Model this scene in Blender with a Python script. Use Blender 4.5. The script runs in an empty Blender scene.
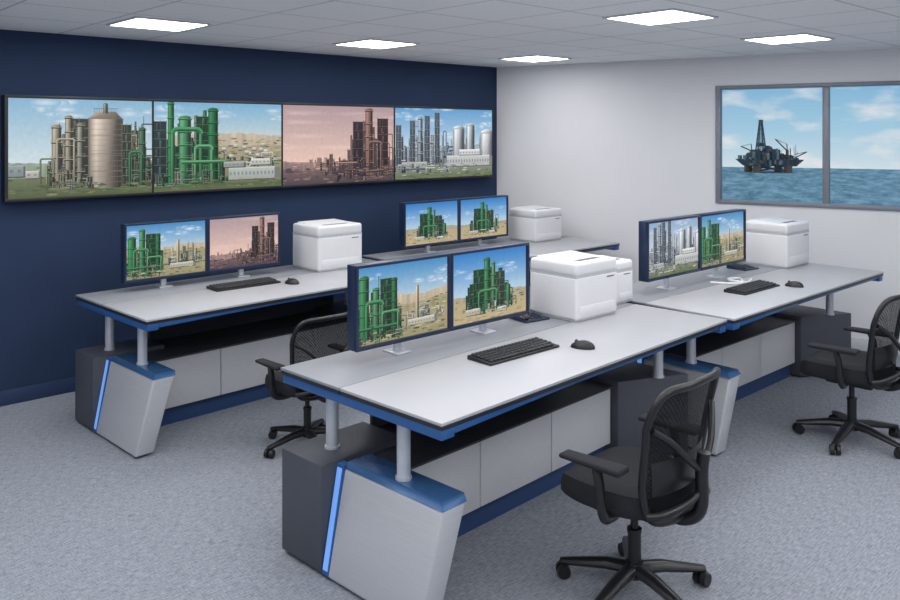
import bpy, bmesh, math, random
from mathutils import Vector, Matrix, noise as mnoise
C = bpy.context
scene = C.scene
COL = scene.collection
try:
    scene.view_settings.view_transform = 'Standard'
    scene.view_settings.look = 'None'
except Exception:
    pass

def lin(c):
    out = []
    for v in c[:3]:
        v = max(0, min(255, v)) / 255.0
        out.append(v / 12.92 if v <= 0.04045 else ((v + 0.055) / 1.055) ** 2.4)
    return (out[0], out[1], out[2], 1.0)

# ------------------------------------------------------------ materials
def new_mat(name):
    m = bpy.data.materials.new(name)
    m.use_nodes = True
    nt = m.node_tree
    return m, nt, nt.nodes["Principled BSDF"], nt.nodes["Material Output"]

def mat(name, rgb, rough=0.5, metal=0.0, noise=0.04, scale=30, bump=0.0, emit=None, estr=0, spec=None, stretch=None):
    m, nt, b, o = new_mat(name)
    b.inputs["Roughness"].default_value = rough
    b.inputs["Metallic"].default_value = metal
    if spec is not None:
        b.inputs["Specular IOR Level"].default_value = spec
    tc = nt.nodes.new("ShaderNodeTexCoord")
    n = nt.nodes.new("ShaderNodeTexNoise")
    n.inputs["Scale"].default_value = scale
    n.inputs["Detail"].default_value = 3
    if stretch:
        mp = nt.nodes.new("ShaderNodeMapping"); mp.inputs["Scale"].default_value = stretch
        nt.links.new(tc.outputs["Object"], mp.inputs["Vector"]); nt.links.new(mp.outputs["Vector"], n.inputs["Vector"])
    else:
        nt.links.new(tc.outputs["Object"], n.inputs["Vector"])
    r = nt.nodes.new("ShaderNodeValToRGB")
    c = lin(rgb)
    r.color_ramp.elements[0].position = 0.3
    r.color_ramp.elements[1].position = 0.7
    r.color_ramp.elements[0].color = tuple(v * (1 - noise) for v in c[:3]) + (1,)
    r.color_ramp.elements[1].color = tuple(min(1, v * (1 + noise)) for v in c[:3]) + (1,)
    nt.links.new(n.outputs["Fac"], r.inputs["Fac"])
    nt.links.new(r.outputs["Color"], b.inputs["Base Color"])
    if bump:
        bp = nt.nodes.new("ShaderNodeBump")
        bp.inputs["Strength"].default_value = bump
        bp.inputs["Distance"].default_value = 0.002
        nt.links.new(n.outputs["Fac"], bp.inputs["Height"])
        nt.links.new(bp.outputs["Normal"], b.inputs["Normal"])
    if emit:
        b.inputs["Emission Color"].default_value = lin(emit)
        b.inputs["Emission Strength"].default_value = estr
    return m

M = {}
M['navy'] = mat("navy_wall_paint", (41, 57, 86), 0.8, noise=0.05, scale=3, bump=0.05, spec=0.25)
M['wall'] = mat("pale_wall_paint", (226, 227, 231), 0.95, noise=0.015, scale=2, bump=0.05, spec=0.1)
M['base'] = mat("blue_baseboard", (38, 56, 92), 0.5)
M['plinth'] = mat("blue_plinth", (40, 66, 110), 0.5)
M['white'] = mat("white_laminate", (200, 202, 206), 0.42, noise=0.02)
M['brush'] = mat("brushed_silver_panel", (192, 195, 201), 0.32, metal=0.2, noise=0.05, scale=5, stretch=(1, 1, 60))
M['top'] = mat("grey_worktop", (176, 177, 182), 0.36, noise=0.015, scale=6)
M['top2'] = mat("grey_rear_top", (140, 143, 150), 0.4, noise=0.015, scale=6)
M['dark'] = mat("charcoal_laminate", (72, 76, 86), 0.5)
M['dark2'] = mat("dark_carcass", (52, 55, 63), 0.55)
M['edge'] = mat("dark_edge_band", (34, 38, 47), 0.4)
M['blue'] = mat("blue_metal", (44, 92, 152), 0.35, metal=0.1)
M['bluecap'] = mat("blue_cap", (60, 100, 148), 0.25, metal=0.2)
M['post'] = mat("satin_aluminium", (205, 210, 218), 0.3, metal=0.35)
M['led'] = mat("blue_led", (90, 130, 200), 0.4, emit=(120, 170, 240), estr=0.62)
M['case'] = mat("navy_monitor_case", (28, 42, 70), 0.3, spec=0.5)
M['black'] = mat("black_plastic", (25, 26, 30), 0.4)
M['blackm'] = mat("black_satin", (28, 29, 33), 0.3)
M['fabric'] = mat("black_fabric", (31, 33, 39), 0.9, noise=0.25, scale=220, bump=0.3)
M['key'] = mat("keycap", (40, 41, 46), 0.5)
M['print'] = mat("printer_white", (222, 223, 226), 0.4, noise=0.01)
M['printg'] = mat("printer_grey", (186, 189, 194), 0.45)
M['printd'] = mat("printer_slot", (80, 84, 92), 0.5)
M['frame'] = mat("grey_window_frame", (126, 132, 142), 0.4, metal=0.1)
M['lframe'] = mat("light_trim", (205, 208, 212), 0.5)
M['diff'] = mat("light_diffuser", (255, 255, 255), 0.5, emit=(255, 254, 252), estr=10)
M['cable'] = mat("white_cable", (235, 237, 240), 0.5)
M['rig'] = mat("rig_steel", (92, 96, 104), 0.7)
M['rigy'] = mat("rig_rust", (150, 112, 84), 0.7)
M['rigl'] = mat("rig_light_modules", (190, 182, 168), 0.7)

# carpet
m, nt, b, o = new_mat("grey_carpet"); M['carpet'] = m
b.inputs["Roughness"].default_value = 0.95
b.inputs["Specular IOR Level"].default_value = 0.1
tc = nt.nodes.new("ShaderNodeTexCoord")
def mapped_noise(sc, scale, det, rot=0):
    mp = nt.nodes.new("ShaderNodeMapping"); mp.inputs["Scale"].default_value = sc
    nt.links.new(tc.outputs["Object"], mp.inputs["Vector"])
    n = nt.nodes.new("ShaderNodeTexNoise"); n.inputs["Scale"].default_value = scale
    n.inputs["Detail"].default_value = det
    nt.links.new(mp.outputs["Vector"], n.inputs["Vector"]); return n
n1 = mapped_noise((1, 7, 1), 22, 3)
n2 = mapped_noise((6, 1, 1), 26, 3)
n3 = mapped_noise((1, 1, 1), 200, 2)
a1 = nt.nodes.new("ShaderNodeMath"); a1.operation = 'MULTIPLY_ADD'; a1.inputs[1].default_value = 1.3
nt.links.new(n1.outputs["Fac"], a1.inputs[0])
h5 = nt.nodes.new("ShaderNodeMath"); h5.operation = 'MULTIPLY'; h5.inputs[1].default_value = 0.8
nt.links.new(n2.outputs["Fac"], h5.inputs[0]); nt.links.new(h5.outputs[0], a1.inputs[2])
h6 = nt.nodes.new("ShaderNodeMath"); h6.operation = 'MULTIPLY'; h6.inputs[1].default_value = 0.9
nt.links.new(n3.outputs["Fac"], h6.inputs[0])
a2 = nt.nodes.new("ShaderNodeMath"); a2.operation = 'ADD'
nt.links.new(a1.outputs[0], a2.inputs[0]); nt.links.new(h6.outputs[0], a2.inputs[1])
a3 = nt.nodes.new("ShaderNodeMath"); a3.operation = 'MULTIPLY'; a3.inputs[1].default_value = 1 / 3
nt.links.new(a2.outputs[0], a3.inputs[0])
r = nt.nodes.new("ShaderNodeValToRGB")
r.color_ramp.elements[0].position = 0.39; r.color_ramp.elements[0].color = lin((112, 117, 127))
r.color_ramp.elements[1].position = 0.61; r.color_ramp.elements[1].color = lin((162, 167, 177))
nt.links.new(a3.outputs[0], r.inputs["Fac"]); nt.links.new(r.outputs["Color"], b.inputs["Base Color"])
bp = nt.nodes.new("ShaderNodeBump"); bp.inputs["Strength"].default_value = 0.2; bp.inputs["Distance"].default_value = 0.002
nt.links.new(a3.outputs[0], bp.inputs["Height"]); nt.links.new(bp.outputs["Normal"], b.inputs["Normal"])

# ceiling tiles
m, nt, b, o = new_mat("ceiling_tiles"); M['ceil'] = m
b.inputs["Roughness"].default_value = 0.9
tc = nt.nodes.new("ShaderNodeTexCoord")
sx = nt.nodes.new("ShaderNodeSeparateXYZ"); nt.links.new(tc.outputs["Object"], sx.inputs[0])
def gl(outp, off):
    s = nt.nodes.new("ShaderNodeMath"); s.operation = 'SUBTRACT'; s.inputs[1].default_value = off
    nt.links.new(outp, s.inputs[0])
    p = nt.nodes.new("ShaderNodeMath"); p.operation = 'PINGPONG'; p.inputs[1].default_value = 0.325
    nt.links.new(s.outputs[0], p.inputs[0])
    l = nt.nodes.new("ShaderNodeMath"); l.operation = 'LESS_THAN'; l.inputs[1].default_value = 0.009
    nt.links.new(p.outputs[0], l.inputs[0]); return l.outputs[0]
mx = nt.nodes.new("ShaderNodeMath"); mx.operation = 'MAXIMUM'
nt.links.new(gl(sx.outputs[0], 2.675), mx.inputs[0]); nt.links.new(gl(sx.outputs[1], 5.825), mx.inputs[1])
n = nt.nodes.new("ShaderNodeTexNoise"); n.inputs["Scale"].default_value = 60; n.inputs["Detail"].default_value = 4
nt.links.new(tc.outputs["Object"], n.inputs["Vector"])
r = nt.nodes.new("ShaderNodeValToRGB")
r.color_ramp.elements[0].position = 0.35; r.color_ramp.elements[0].color = lin((240, 241, 243))
r.color_ramp.elements[1].position = 0.6; r.color_ramp.elements[1].color = lin((250, 250, 251))
nt.links.new(n.outputs["Fac"], r.inputs["Fac"])
mc = nt.nodes.new("ShaderNodeMix"); mc.data_type = 'RGBA'
nt.links.new(mx.outputs[0], mc.inputs[0]); nt.links.new(r.outputs["Color"], mc.inputs[6])
mc.inputs[7].default_value = lin((204, 206, 212))
nt.links.new(mc.outputs[2], b.inputs["Base Color"])

# chair mesh (woven see-through)
m, nt, b, o = new_mat("woven_mesh"); M['mesh'] = m
b.inputs["Base Color"].default_value = lin((20, 21, 25)); b.inputs["Roughness"].default_value = 0.8
b.inputs["Specular IOR Level"].default_value = 0.15
tc = nt.nodes.new("ShaderNodeTexCoord")
w = nt.nodes.new("ShaderNodeTexChecker"); w.inputs["Scale"].default_value = 140
nt.links.new(tc.outputs["Object"], w.inputs["Vector"])
mr = nt.nodes.new("ShaderNodeMapRange"); mr.inputs[3].default_value = 0.60; mr.inputs[4].default_value = 0.97
nt.links.new(w.outputs["Fac"], mr.inputs[0]); nt.links.new(mr.outputs[0], b.inputs["Alpha"])

# screen (colour attribute picture)
m, nt, b, o = new_mat("screen_picture"); M['screen'] = m
ca = nt.nodes.new("ShaderNodeVertexColor"); ca.layer_name = "Col"
b.inputs["Base Color"].default_value = (0.01, 0.01, 0.012, 1); b.inputs["Roughness"].default_value = 0.4
b.inputs["Specular IOR Level"].default_value = 0.15
tc = nt.nodes.new("ShaderNodeTexCoord")
n = nt.nodes.new("ShaderNodeTexNoise"); n.inputs["Scale"].default_value = 30; n.inputs["Detail"].default_value = 4
nt.links.new(tc.outputs["Object"], n.inputs["Vector"])
mr = nt.nodes.new("ShaderNodeMapRange"); mr.inputs[1].default_value = 0.25; mr.inputs[2].default_value = 0.75
mr.inputs[3].default_value = 0.93; mr.inputs[4].default_value = 1.06
nt.links.new(n.outputs["Fac"], mr.inputs[0])
vm = nt.nodes.new("ShaderNodeVectorMath"); vm.operation = 'SCALE'
nt.links.new(ca.outputs["Color"], vm.inputs[0]); nt.links.new(mr.outputs[0], vm.inputs[3])
nt.links.new(vm.outputs[0], b.inputs["Emission Color"]); b.inputs["Emission Strength"].default_value = 0.95

# glass
m, nt, b, o = new_mat("window_glass"); M['glass'] = m
tr = nt.nodes.new("ShaderNodeBsdfTransparent"); gs = nt.nodes.new("ShaderNodeBsdfGlossy"); gs.inputs["Roughness"].default_value = 0.3
ms = nt.nodes.new("ShaderNodeMixShader"); ms.inputs[0].default_value = 0.01
nt.links.new(tr.outputs[0], ms.inputs[1]); nt.links.new(gs.outputs[0], ms.inputs[2]); nt.links.new(ms.outputs[0], o.inputs["Surface"])

# sea
m, nt, b, o = new_mat("sea_water"); M['sea'] = m
b.inputs["Roughness"].default_value = 0.6
tc = nt.nodes.new("ShaderNodeTexCoord")
mp = nt.nodes.new("ShaderNodeMapping"); mp.inputs["Scale"].default_value = (0.10, 0.4, 1)
nt.links.new(tc.outputs["Object"], mp.inputs["Vector"])
n = nt.nodes.new("ShaderNodeTexNoise"); n.inputs["Scale"].default_value = 0.5; n.inputs["Detail"].default_value = 7
n.inputs["Roughness"].default_value = 0.75
nt.links.new(mp.outputs["Vector"], n.inputs["Vector"])
r = nt.nodes.new("ShaderNodeValToRGB")
r.color_ramp.elements[0].position = 0.38; r.color_ramp.elements[0].color = lin((128, 150, 152))
r.color_ramp.elements[1].position = 0.62; r.color_ramp.elements[1].color = lin((232, 232, 222))
nt.links.new(n.outputs["Fac"], r.inputs["Fac"]); nt.links.new(r.outputs["Color"], b.inputs["Base Color"])
b.inputs["Specular IOR Level"].default_value = 0.1

# world sky
wd = bpy.data.worlds.new("sky_world"); scene.world = wd; wd.use_nodes = True
nt = wd.node_tree; bg = nt.nodes["Background"]
tc = nt.nodes.new("ShaderNodeTexCoord"); sx = nt.nodes.new("ShaderNodeSeparateXYZ")
nt.links.new(tc.outputs["Generated"], sx.inputs[0])
mr = nt.nodes.new("ShaderNodeMapRange"); mr.inputs[1].default_value = -0.05; mr.inputs[2].default_value = 0.08
nt.links.new(sx.outputs[2], mr.inputs[0])
r = nt.nodes.new("ShaderNodeValToRGB")
r.color_ramp.elements[0].position = 0.0; r.color_ramp.elements[0].color = lin((214, 225, 230))
r.color_ramp.elements[1].position = 1.0; r.color_ramp.elements[1].color = lin((104, 164, 206))
e = r.color_ramp.elements.new(0.4); e.color = lin((160, 200, 222))
nt.links.new(mr.outputs[0], r.inputs["Fac"])
mp = nt.nodes.new("ShaderNodeMapping"); mp.inputs["Scale"].default_value = (9, 9, 26); mp.inputs["Location"].default_value = (5.4, 0.4, 2.0)
nt.links.new(tc.outputs["Generated"], mp.inputs["Vector"])
n = nt.nodes.new("ShaderNodeTexNoise"); n.inputs["Scale"].default_value = 1.9; n.inputs["Detail"].default_value = 5
nt.links.new(mp.outputs["Vector"], n.inputs["Vector"])
cr = nt.nodes.new("ShaderNodeValToRGB"); cr.color_ramp.elements[0].position = 0.5; cr.color_ramp.elements[1].position = 0.72
cr.color_ramp.elements[1].color = (0.75, 0.75, 0.75, 1)
nt.links.new(n.outputs["Fac"], cr.inputs["Fac"])
mc = nt.nodes.new("ShaderNodeMix"); mc.data_type = 'RGBA'
nt.links.new(cr.outputs["Color"], mc.inputs[0]); nt.links.new(r.outputs["Color"], mc.inputs[6]); mc.inputs[7].default_value = lin((238, 234, 232))
nt.links.new(mc.outputs[2], bg.inputs["Color"]); bg.inputs["Strength"].default_value = 1.0

# ------------------------------------------------------------ mesh helpers
def hexa(bm, b4, t4, bev=0.0, seg=2, mi=0):
    t = bmesh.new()
    vb = [t.verts.new(p) for p in b4]; vt = [t.verts.new(p) for p in t4]
    t.faces.new(vb[::-1]); t.faces.new(vt)
    for i in range(4):
        j = (i + 1) % 4
        t.faces.new((vb[i], vb[j], vt[j], vt[i]))
    if bev > 0:
        bmesh.ops.bevel(t, geom=list(t.edges), offset=bev, segments=seg, profile=0.5, affect='EDGES')
    for f in t.faces: f.material_index = mi
    me = bpy.data.meshes.new("tmp"); t.to_mesh(me); t.free()
    bm.from_mesh(me); bpy.data.meshes.remove(me)

def rbox(bm, x0, x1, y0, y1, z0, z1, bev=0.0, seg=2, mi=0):
    hexa(bm, [(x0, y0, z0), (x1, y0, z0), (x1, y1, z0), (x0, y1, z0)],
         [(x0, y0, z1), (x1, y0, z1), (x1, y1, z1), (x0, y1, z1)], bev, seg, mi)

def tube(bm, pts, r, seg=10, closed=False, mi=0, radii=None, flat=1.0):
    pts = [Vector(p) for p in pts]; n = len(pts)
    rings = []; up = None
    for i, p in enumerate(pts):
        if closed: t = (pts[(i + 1) % n] - pts[i - 1])
        elif i == 0: t = pts[1] - pts[0]
        elif i == n - 1: t = pts[-1] - pts[-2]
        else: t = pts[i + 1] - pts[i - 1]
        t.normalize()
        if up is None:
            up = Vector((0, 0, 1)) if abs(t.z) < 0.9 else Vector((1, 0, 0))
        s = t.cross(up)
        if s.length < 1e-6: s = t.orthogonal()
        s.normalize(); up = s.cross(t).normalized()
        rr = radii[i] if radii else r
        rings.append([bm.verts.new(p + (s * math.cos(2 * math.pi * k / seg) + up * flat * math.sin(2 * math.pi * k / seg)) * rr) for k in range(seg)])
    for i in range(n if closed else n - 1):
        A = rings[i]; B = rings[(i + 1) % n]
        for k in range(seg):
            f = bm.faces.new((A[k], A[(k + 1) % seg], B[(k + 1) % seg], B[k])); f.material_index = mi
    if not closed:
        f = bm.faces.new(rings[0][::-1]); f.material_index = mi
        f = bm.faces.new(rings[-1]); f.material_index = mi

def cyl(bm, p0, p1, r0, r1=None, seg=20, mi=0):
    tube(bm, [p0, p1], r0, seg, False, mi, [r0, r1 if r1 is not None else r0])

def smooth_path(pts, n=6):
    P = [Vector(p) for p in pts]; out = []
    for i in range(len(P) - 1):
        p0 = P[max(i - 1, 0)]; p1 = P[i]; p2 = P[i + 1]; p3 = P[min(i + 2, len(P) - 1)]
        for k in range(n):
            t = k / n
            out.append(0.5 * ((2 * p1) + (-p0 + p2) * t + (2 * p0 - 5 * p1 + 4 * p2 - p3) * t * t + (-p0 + 3 * p1 - 3 * p2 + p3) * t ** 3))
    out.append(P[-1]); return out

def obj(name, bm, mats, parent=None, smooth=True, kind=None):
    bmesh.ops.recalc_face_normals(bm, faces=bm.faces)
    me = bpy.data.meshes.new(name); bm.to_mesh(me); bm.free()
    for mm in mats: me.materials.append(M[mm])
    if smooth:
        for p in me.polygons: p.use_smooth = True
        me.set_sharp_from_angle(angle=math.radians(38))
    o = bpy.data.objects.new(name, me); COL.objects.link(o)
    if parent: o.parent = parent
    if kind: o["kind"] = kind
    return o

def empty(name, label, cat, loc=(0, 0, 0), rz=0, group=None):
    o = bpy.data.objects.new(name, None); o.empty_display_size = 0.1
    COL.objects.link(o); o.location = loc; o.rotation_euler = (0, 0, rz)
    o["label"] = label; o["category"] = cat
    if group: o["group"] = group
    return o

def copy_thing(root, loc, rz=0, label=None, sc=None):
    n = root.copy(); COL.objects.link(n); n.location = loc; n.rotation_euler = (0, 0, rz)
    if label: n["label"] = label
    if sc: n.scale = (sc, sc, sc)
    def rec(src, dst):
        for ch in src.children:
            c = ch.copy(); COL.objects.link(c); c.parent = dst; rec(ch, c)
    rec(root, n)
    return n

# ------------------------------------------------------------ room
CZ = 2.75
RX0, RY0, YB = -2.0, -3.0, 6.6
CX = 6.83; K = 0.28
def wx(y): return CX + K * (YB - y)
def poly_slab(name, pts, z0, z1, mk):
    bm = bmesh.new()
    a = [bm.verts.new((x, y, z0)) for x, y in pts]; b_ = [bm.verts.new((x, y, z1)) for x, y in pts]
    bm.faces.new(a[::-1]); bm.faces.new(b_)
    for i in range(len(pts)):
        j = (i + 1) % len(pts); bm.faces.new((a[i], a[j], b_[j], b_[i]))
    return obj(name, bm, [mk], smooth=False, kind="structure")
pts = [(RX0, RY0), (wx(RY0), RY0), (CX, YB), (RX0, YB)]
poly_slab("floor", pts, -0.1, 0.0, 'carpet')
poly_slab("ceiling", pts, CZ, CZ + 0.1, 'ceil')
bm = bmesh.new(); rbox(bm, RX0, CX, YB, YB + 0.15, -0.1, CZ + 0.1); obj("wall_back", bm, ['navy'], smooth=False, kind="structure")
bm = bmesh.new(); rbox(bm, RX0 - 0.15, RX0, RY0, YB, -0.1, CZ + 0.1); obj("wall_left", bm, ['wall'], smooth=False, kind="structure")
bm = bmesh.new(); rbox(bm, RX0, wx(RY0), RY0 - 0.15, RY0, -0.1, CZ + 0.1); obj("wall_front", bm, ['wall'], smooth=False, kind="structure")
ang = math.atan2(-1, K)
S0, S1, WZ0, WZ1 = 2.49, 4.52, 1.289, 2.461
Lw = (YB - RY0) * math.sqrt(1 + K * K)
bm = bmesh.new()
rbox(bm, 0, S0, 0, 0.16, -0.1, CZ + 0.1); rbox(bm, S1, Lw, 0, 0.16, -0.1, CZ + 0.1)
rbox(bm, S0, S1, 0, 0.16, -0.1, WZ0); rbox(bm, S0, S1, 0, 0.16, WZ1, CZ + 0.1)
o = obj("wall_right", bm, ['wall'], smooth=False, kind="structure"); o.location = (CX, YB, 0); o.rotation_euler = (0, 0, ang)
# window
bm = bmesh.new()
F = 0.05; ym0, ym1 = -0.02, 0.06
rbox(bm, S0, S0 + F, ym0, ym1, WZ0, WZ1, 0.005); rbox(bm, S1 - F, S1, ym0, ym1, WZ0, WZ1, 0.005)
rbox(bm, S0 + F, S1 - F, ym0, ym1, WZ1 - F * 0.8, WZ1, 0.005); rbox(bm, S0 + F, S1 - F, ym0, ym1, WZ0, WZ0 + F * 0.8, 0.005)
rbox(bm, 3.47, 3.53, ym0 + 0.005, ym1, WZ0 + F * .8, WZ1 - F * .8, 0.005)
win = obj("window_1", bm, ['frame'], kind="structure"); win.location = (CX, YB, 0); win.rotation_euler = (0, 0, ang)
bm = bmesh.new(); rbox(bm, S0 + F, 3.47, 0.025, 0.031, WZ0 + .04, WZ1 - .04); rbox(bm, 3.53, S1 - F, 0.025, 0.031, WZ0 + .04, WZ1 - .04)
g = obj("glass_pane", bm, ['glass'], parent=win, smooth=False)
bm = bmesh.new(); rbox(bm, RX0, CX - 0.02, YB - 0.018, YB, 0, 0.11, 0.004); obj("baseboard_back", bm, ['base'], kind="structure")
bm = bmesh.new(); rbox(bm, 0.02, Lw, -0.018, 0, 0, 0.11, 0.004)
o = obj("baseboard_right", bm, ['lframe'], kind="structure"); o.location = (CX, YB, 0); o.rotation_euler = (0, 0, ang)

# ceiling lights
root = empty("ceiling_light", "square recessed white light panel in the tiled ceiling", "ceiling light", (2.35, 5.52, CZ), group="recessed ceiling light panels")
bm = bmesh.new(); h = 0.265
for a in ((-h, h, -h, -h + .02), (-h, h, h - .02, h), (-h, -h + .02, -h + .02, h - .02), (h - .02, h, -h + .02, h - .02)):
    rbox(bm, a[0], a[1], a[2], a[3], -0.012, 0.0, 0.002)
obj("frame", bm, ['lframe'], root)
bm = bmesh.new(); rbox(bm, -h + .02, h - .02, -h + .02, h - .02, -0.010, -0.001)
obj("diffuser", bm, ['diff'], root, smooth=False)
for (y, xs) in ((5.5, (0.4, 4.22, 6.25)), (2.97, (0.6, 2.6, 4.60, 6.42)), (.3, (.4, 2.4, 4.5, 6.5)), (-2.2, (.4, 2.4, 4.5, 6.5))):
    for x in xs: copy_thing(root, (x, y, CZ))
# added area light with no fixture, evens out the room lighting
ld = bpy.data.lights.new("added_soft_fill", 'AREA'); ld.shape = 'RECTANGLE'; ld.size = 7.5; ld.size_y = 8.0; ld.energy = 228; ld.color = (1, .99, .98)
lo = bpy.data.objects.new("added_soft_fill", ld); COL.objects.link(lo); lo.location = (2.6, 2.0, 2.72)
lo["label"] = "added broad soft fill light below the ceiling, no fixture"; lo["category"] = "ceiling light"
# ------------------------------------------------------------ pictures
def mixc(a, b, t): return tuple(a[i] * (1 - t) + b[i] * t for i in range(3))
def mul(c, k): return tuple(max(0, min(255, v * k)) for v in c[:3])
class Pic:
    def __init__(s, a, skyt, skyb, y0=0.0, zoom=(1, 0, 0)):
        s.a = a; s.P = []; s.st = skyt; s.sb = skyb; s.y0 = y0; s.haze = 0; s.z = zoom
        n = 8
        for i in range(n):
            ya = y0 + (1 - y0) * i / n; yb = y0 + (1 - y0) * (i + 1) / n
            s.rect(-.5, ya, a + .5, yb, s.sky(ya), s.sky(yb))
    def sky(s, y):
        t = max(0, min(1, (y - s.y0) / (1 - s.y0))); return mixc(s.sb, s.st, t)
    def poly(s, pts, c):
        if not isinstance(c[0], (tuple, list)): c = [c] * len(pts)
        if s.haze: c = [mixc(k, s.sb, s.haze) for k in c]
        z, cx, cy = s.z
        if z != 1: pts = [((x - cx) * z + cx, (y - cy) * z + cy) for x, y in pts]
        if all(x >= s.a for x, y in pts) or all(x <= 0 for x, y in pts) or all(y >= 1 for x, y in pts) or all(y <= 0 for x, y in pts): return
        s.P.append(([(max(0, min(s.a, x)), max(0, min(1, y))) for x, y in pts], c))
    def rect(s, x0, y0, x1, y1, c, c2=None):
        c2 = c2 or c; s.poly([(x0, y0), (x1, y0), (x1, y1), (x0, y1)], [c, c, c2, c2])
    def cyl(s, x0, x1, y0, y1, c, dome=True):
        xs = [0, .22, .5, .85, 1]; ks = [.65, 1.35, 1.0, .42, .5]; w = x1 - x0
        for i in range(4):
            a = x0 + w * xs[i]; b = x0 + w * xs[i + 1]
            ca = mul(c, ks[i]); cb = mul(c, ks[i + 1])
            s.poly([(a, y0), (b, y0), (b, y1), (a, y1)], [mul(ca, .75), mul(cb, .75), cb, ca])
        if dome:
            pts = [(x0 + w / 2 - math.cos(math.pi * k / 8) * w / 2, y1 + math.sin(math.pi * k / 8) * w * .22) for k in range(9)]
            s.poly(pts, [mul(c, k2) for k2 in (.7, 1.2, 1.4, 1.3, 1.15, .9, .7, .5, .45)])
    def vessel(s, x0, x1, y0, y1, c):
        s.cyl(x0, x1, y0, y1, c); w = x1 - x0; n = max(2, int((y1 - y0) / .14))
        for i in range(1, n + 1):
            y = y0 + (y1 - y0) * i / n - .01
            s.rect(x0 - w * .12, y, x1 + w * .12, y + .006, mul(c, 1.25)); s.rect(x0 - w * .06, y - .012, x1 + w * .06, y, mul(c, .45))
            s.line(x0 - w * .12, y + .028, x1 + w * .12, y + .028, .0025, mul(c, 1.2))
            for k in range(4): s.line(x0 - w * .12 + w * 1.24 * k / 3, y, x0 - w * .12 + w * 1.24 * k / 3, y + .028, .0025, mul(c, 1.1))
        s.line(x0 + w * .8, y0, x0 + w * .8, y1, .005, mul(c, .4))
    def hcyl(s, x0, x1, y0, y1, c):
        ys = [0, .5, .75, 1]; ks = [.4, .85, 1.35, 1.0]; h = y1 - y0
        for i in range(3):
            a = y0 + h * ys[i]; b = y0 + h * ys[i + 1]
            s.rect(x0, a, x1, b, mul(c, ks[i]), mul(c, ks[i + 1]))
    def arch(s, x0, x1, yb, yt, q, c):
        s.cyl(x0, x0 + q, yb, yt - q, c, False); s.cyl(x1 - q, x1, yb, yt - q, c, False)
        for (cx, sg) in ((x0 + q * 1.5, -1), (x1 - q * 1.5, 1)):
            for k in range(5):
                a0, a1 = math.pi / 2 * k / 5, math.pi / 2 * (k + 1) / 5; R, r = q * 1.5, q * .5
                s.poly([(cx + sg * R * math.cos(a0), yt - q * 1.5 + R * math.sin(a0)), (cx + sg * R * math.cos(a1), yt - q * 1.5 + R * math.sin(a1)),
                        (cx + sg * r * math.cos(a1), yt - q * 1.5 + r * math.sin(a1)), (cx + sg * r * math.cos(a0), yt - q * 1.5 + r * math.sin(a0))], [mul(c, 1.2), mul(c, 1.3), mul(c, .6), mul(c, .6)])
        s.cyl(x0, x0 + q, yt - q * 1.6, yt - q * 1.4, c, False); s.hcyl(x0 + q * 1.5, x1 - q * 1.5, yt - q, yt, c)
    def line(s, x0, y0, x1, y1, t, c):
        d = Vector((x1 - x0, y1 - y0))
        if d.length < 1e-6: return
        n = Vector((-d.y, d.x)).normalized() * t / 2
        s.poly([(x0 - n.x, y0 - n.y), (x1 - n.x, y1 - n.y), (x1 + n.x, y1 + n.y), (x0 + n.x, y0 + n.y)], c)
    def cloud(s, cx, cy, rx, ry, c, k=.8):
        n = 14; cc = mixc(s.sky(cy), c, k)
        rim = [(cx + math.cos(2 * math.pi * i / n) * rx, cy + math.sin(2 * math.pi * i / n) * ry) for i in range(n)]
        for i in range(n):
            j = (i + 1) % n
            s.poly([(cx, cy), rim[i], rim[j]], [cc, s.sky(rim[i][1]), s.sky(rim[j][1])])
    def clouds(s, rng, n, y0, y1, c, k=.7):
        for _ in range(n):
            cx, cy = rng.uniform(0, s.a), rng.uniform(y0, y1)
            for j in range(5): s.cloud(cx + rng.uniform(-.14, .14), cy + rng.uniform(-.02, .03), rng.uniform(.06, .16), rng.uniform(.02, .045), c, k * rng.uniform(.5, 1))
    def hill(s, rng, y, amp, c, c2, yb=0, rough=.3):
        n = 70; ph = rng.uniform(0, 50); prev = None
        for i in range(n + 1):
            x = -.2 + (s.a + .4) * i / n; yy = y + amp * mnoise.noise(Vector((x * 1.6 + ph, 0, 0))) + amp * rough * mnoise.noise(Vector((x * 12 + ph, 3, 0)))
            k = 1 + .2 * mnoise.noise(Vector((x * 15 + ph, 9, 0)))
            if prev: s.poly([(prev[0], yb), (x, yb), (x, yy), (prev[0], prev[1])], [c2, c2, mul(c, k), mul(c, prev[2])])
            prev = (x, yy, k)
    def blobs(s, rng, x0, x1, y0, y1, pal, n, r=.02):
        L = sorted([rng.uniform(y0, y1) for _ in range(n)], reverse=True)
        for y in L:
            x = rng.uniform(x0, x1); rr = r * rng.uniform(.4, 1.2); c = mul(rng.choice(pal), rng.uniform(.85, 1.08))
            s.poly([(x + rr * 2.2 * math.cos(k * .9) * rng.uniform(.7, 1.1), y + rr * .45 * math.sin(k * .9)) for k in range(7)], [mul(c, 1 + .12 * math.sin(k * .9)) for k in range(7)])
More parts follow.
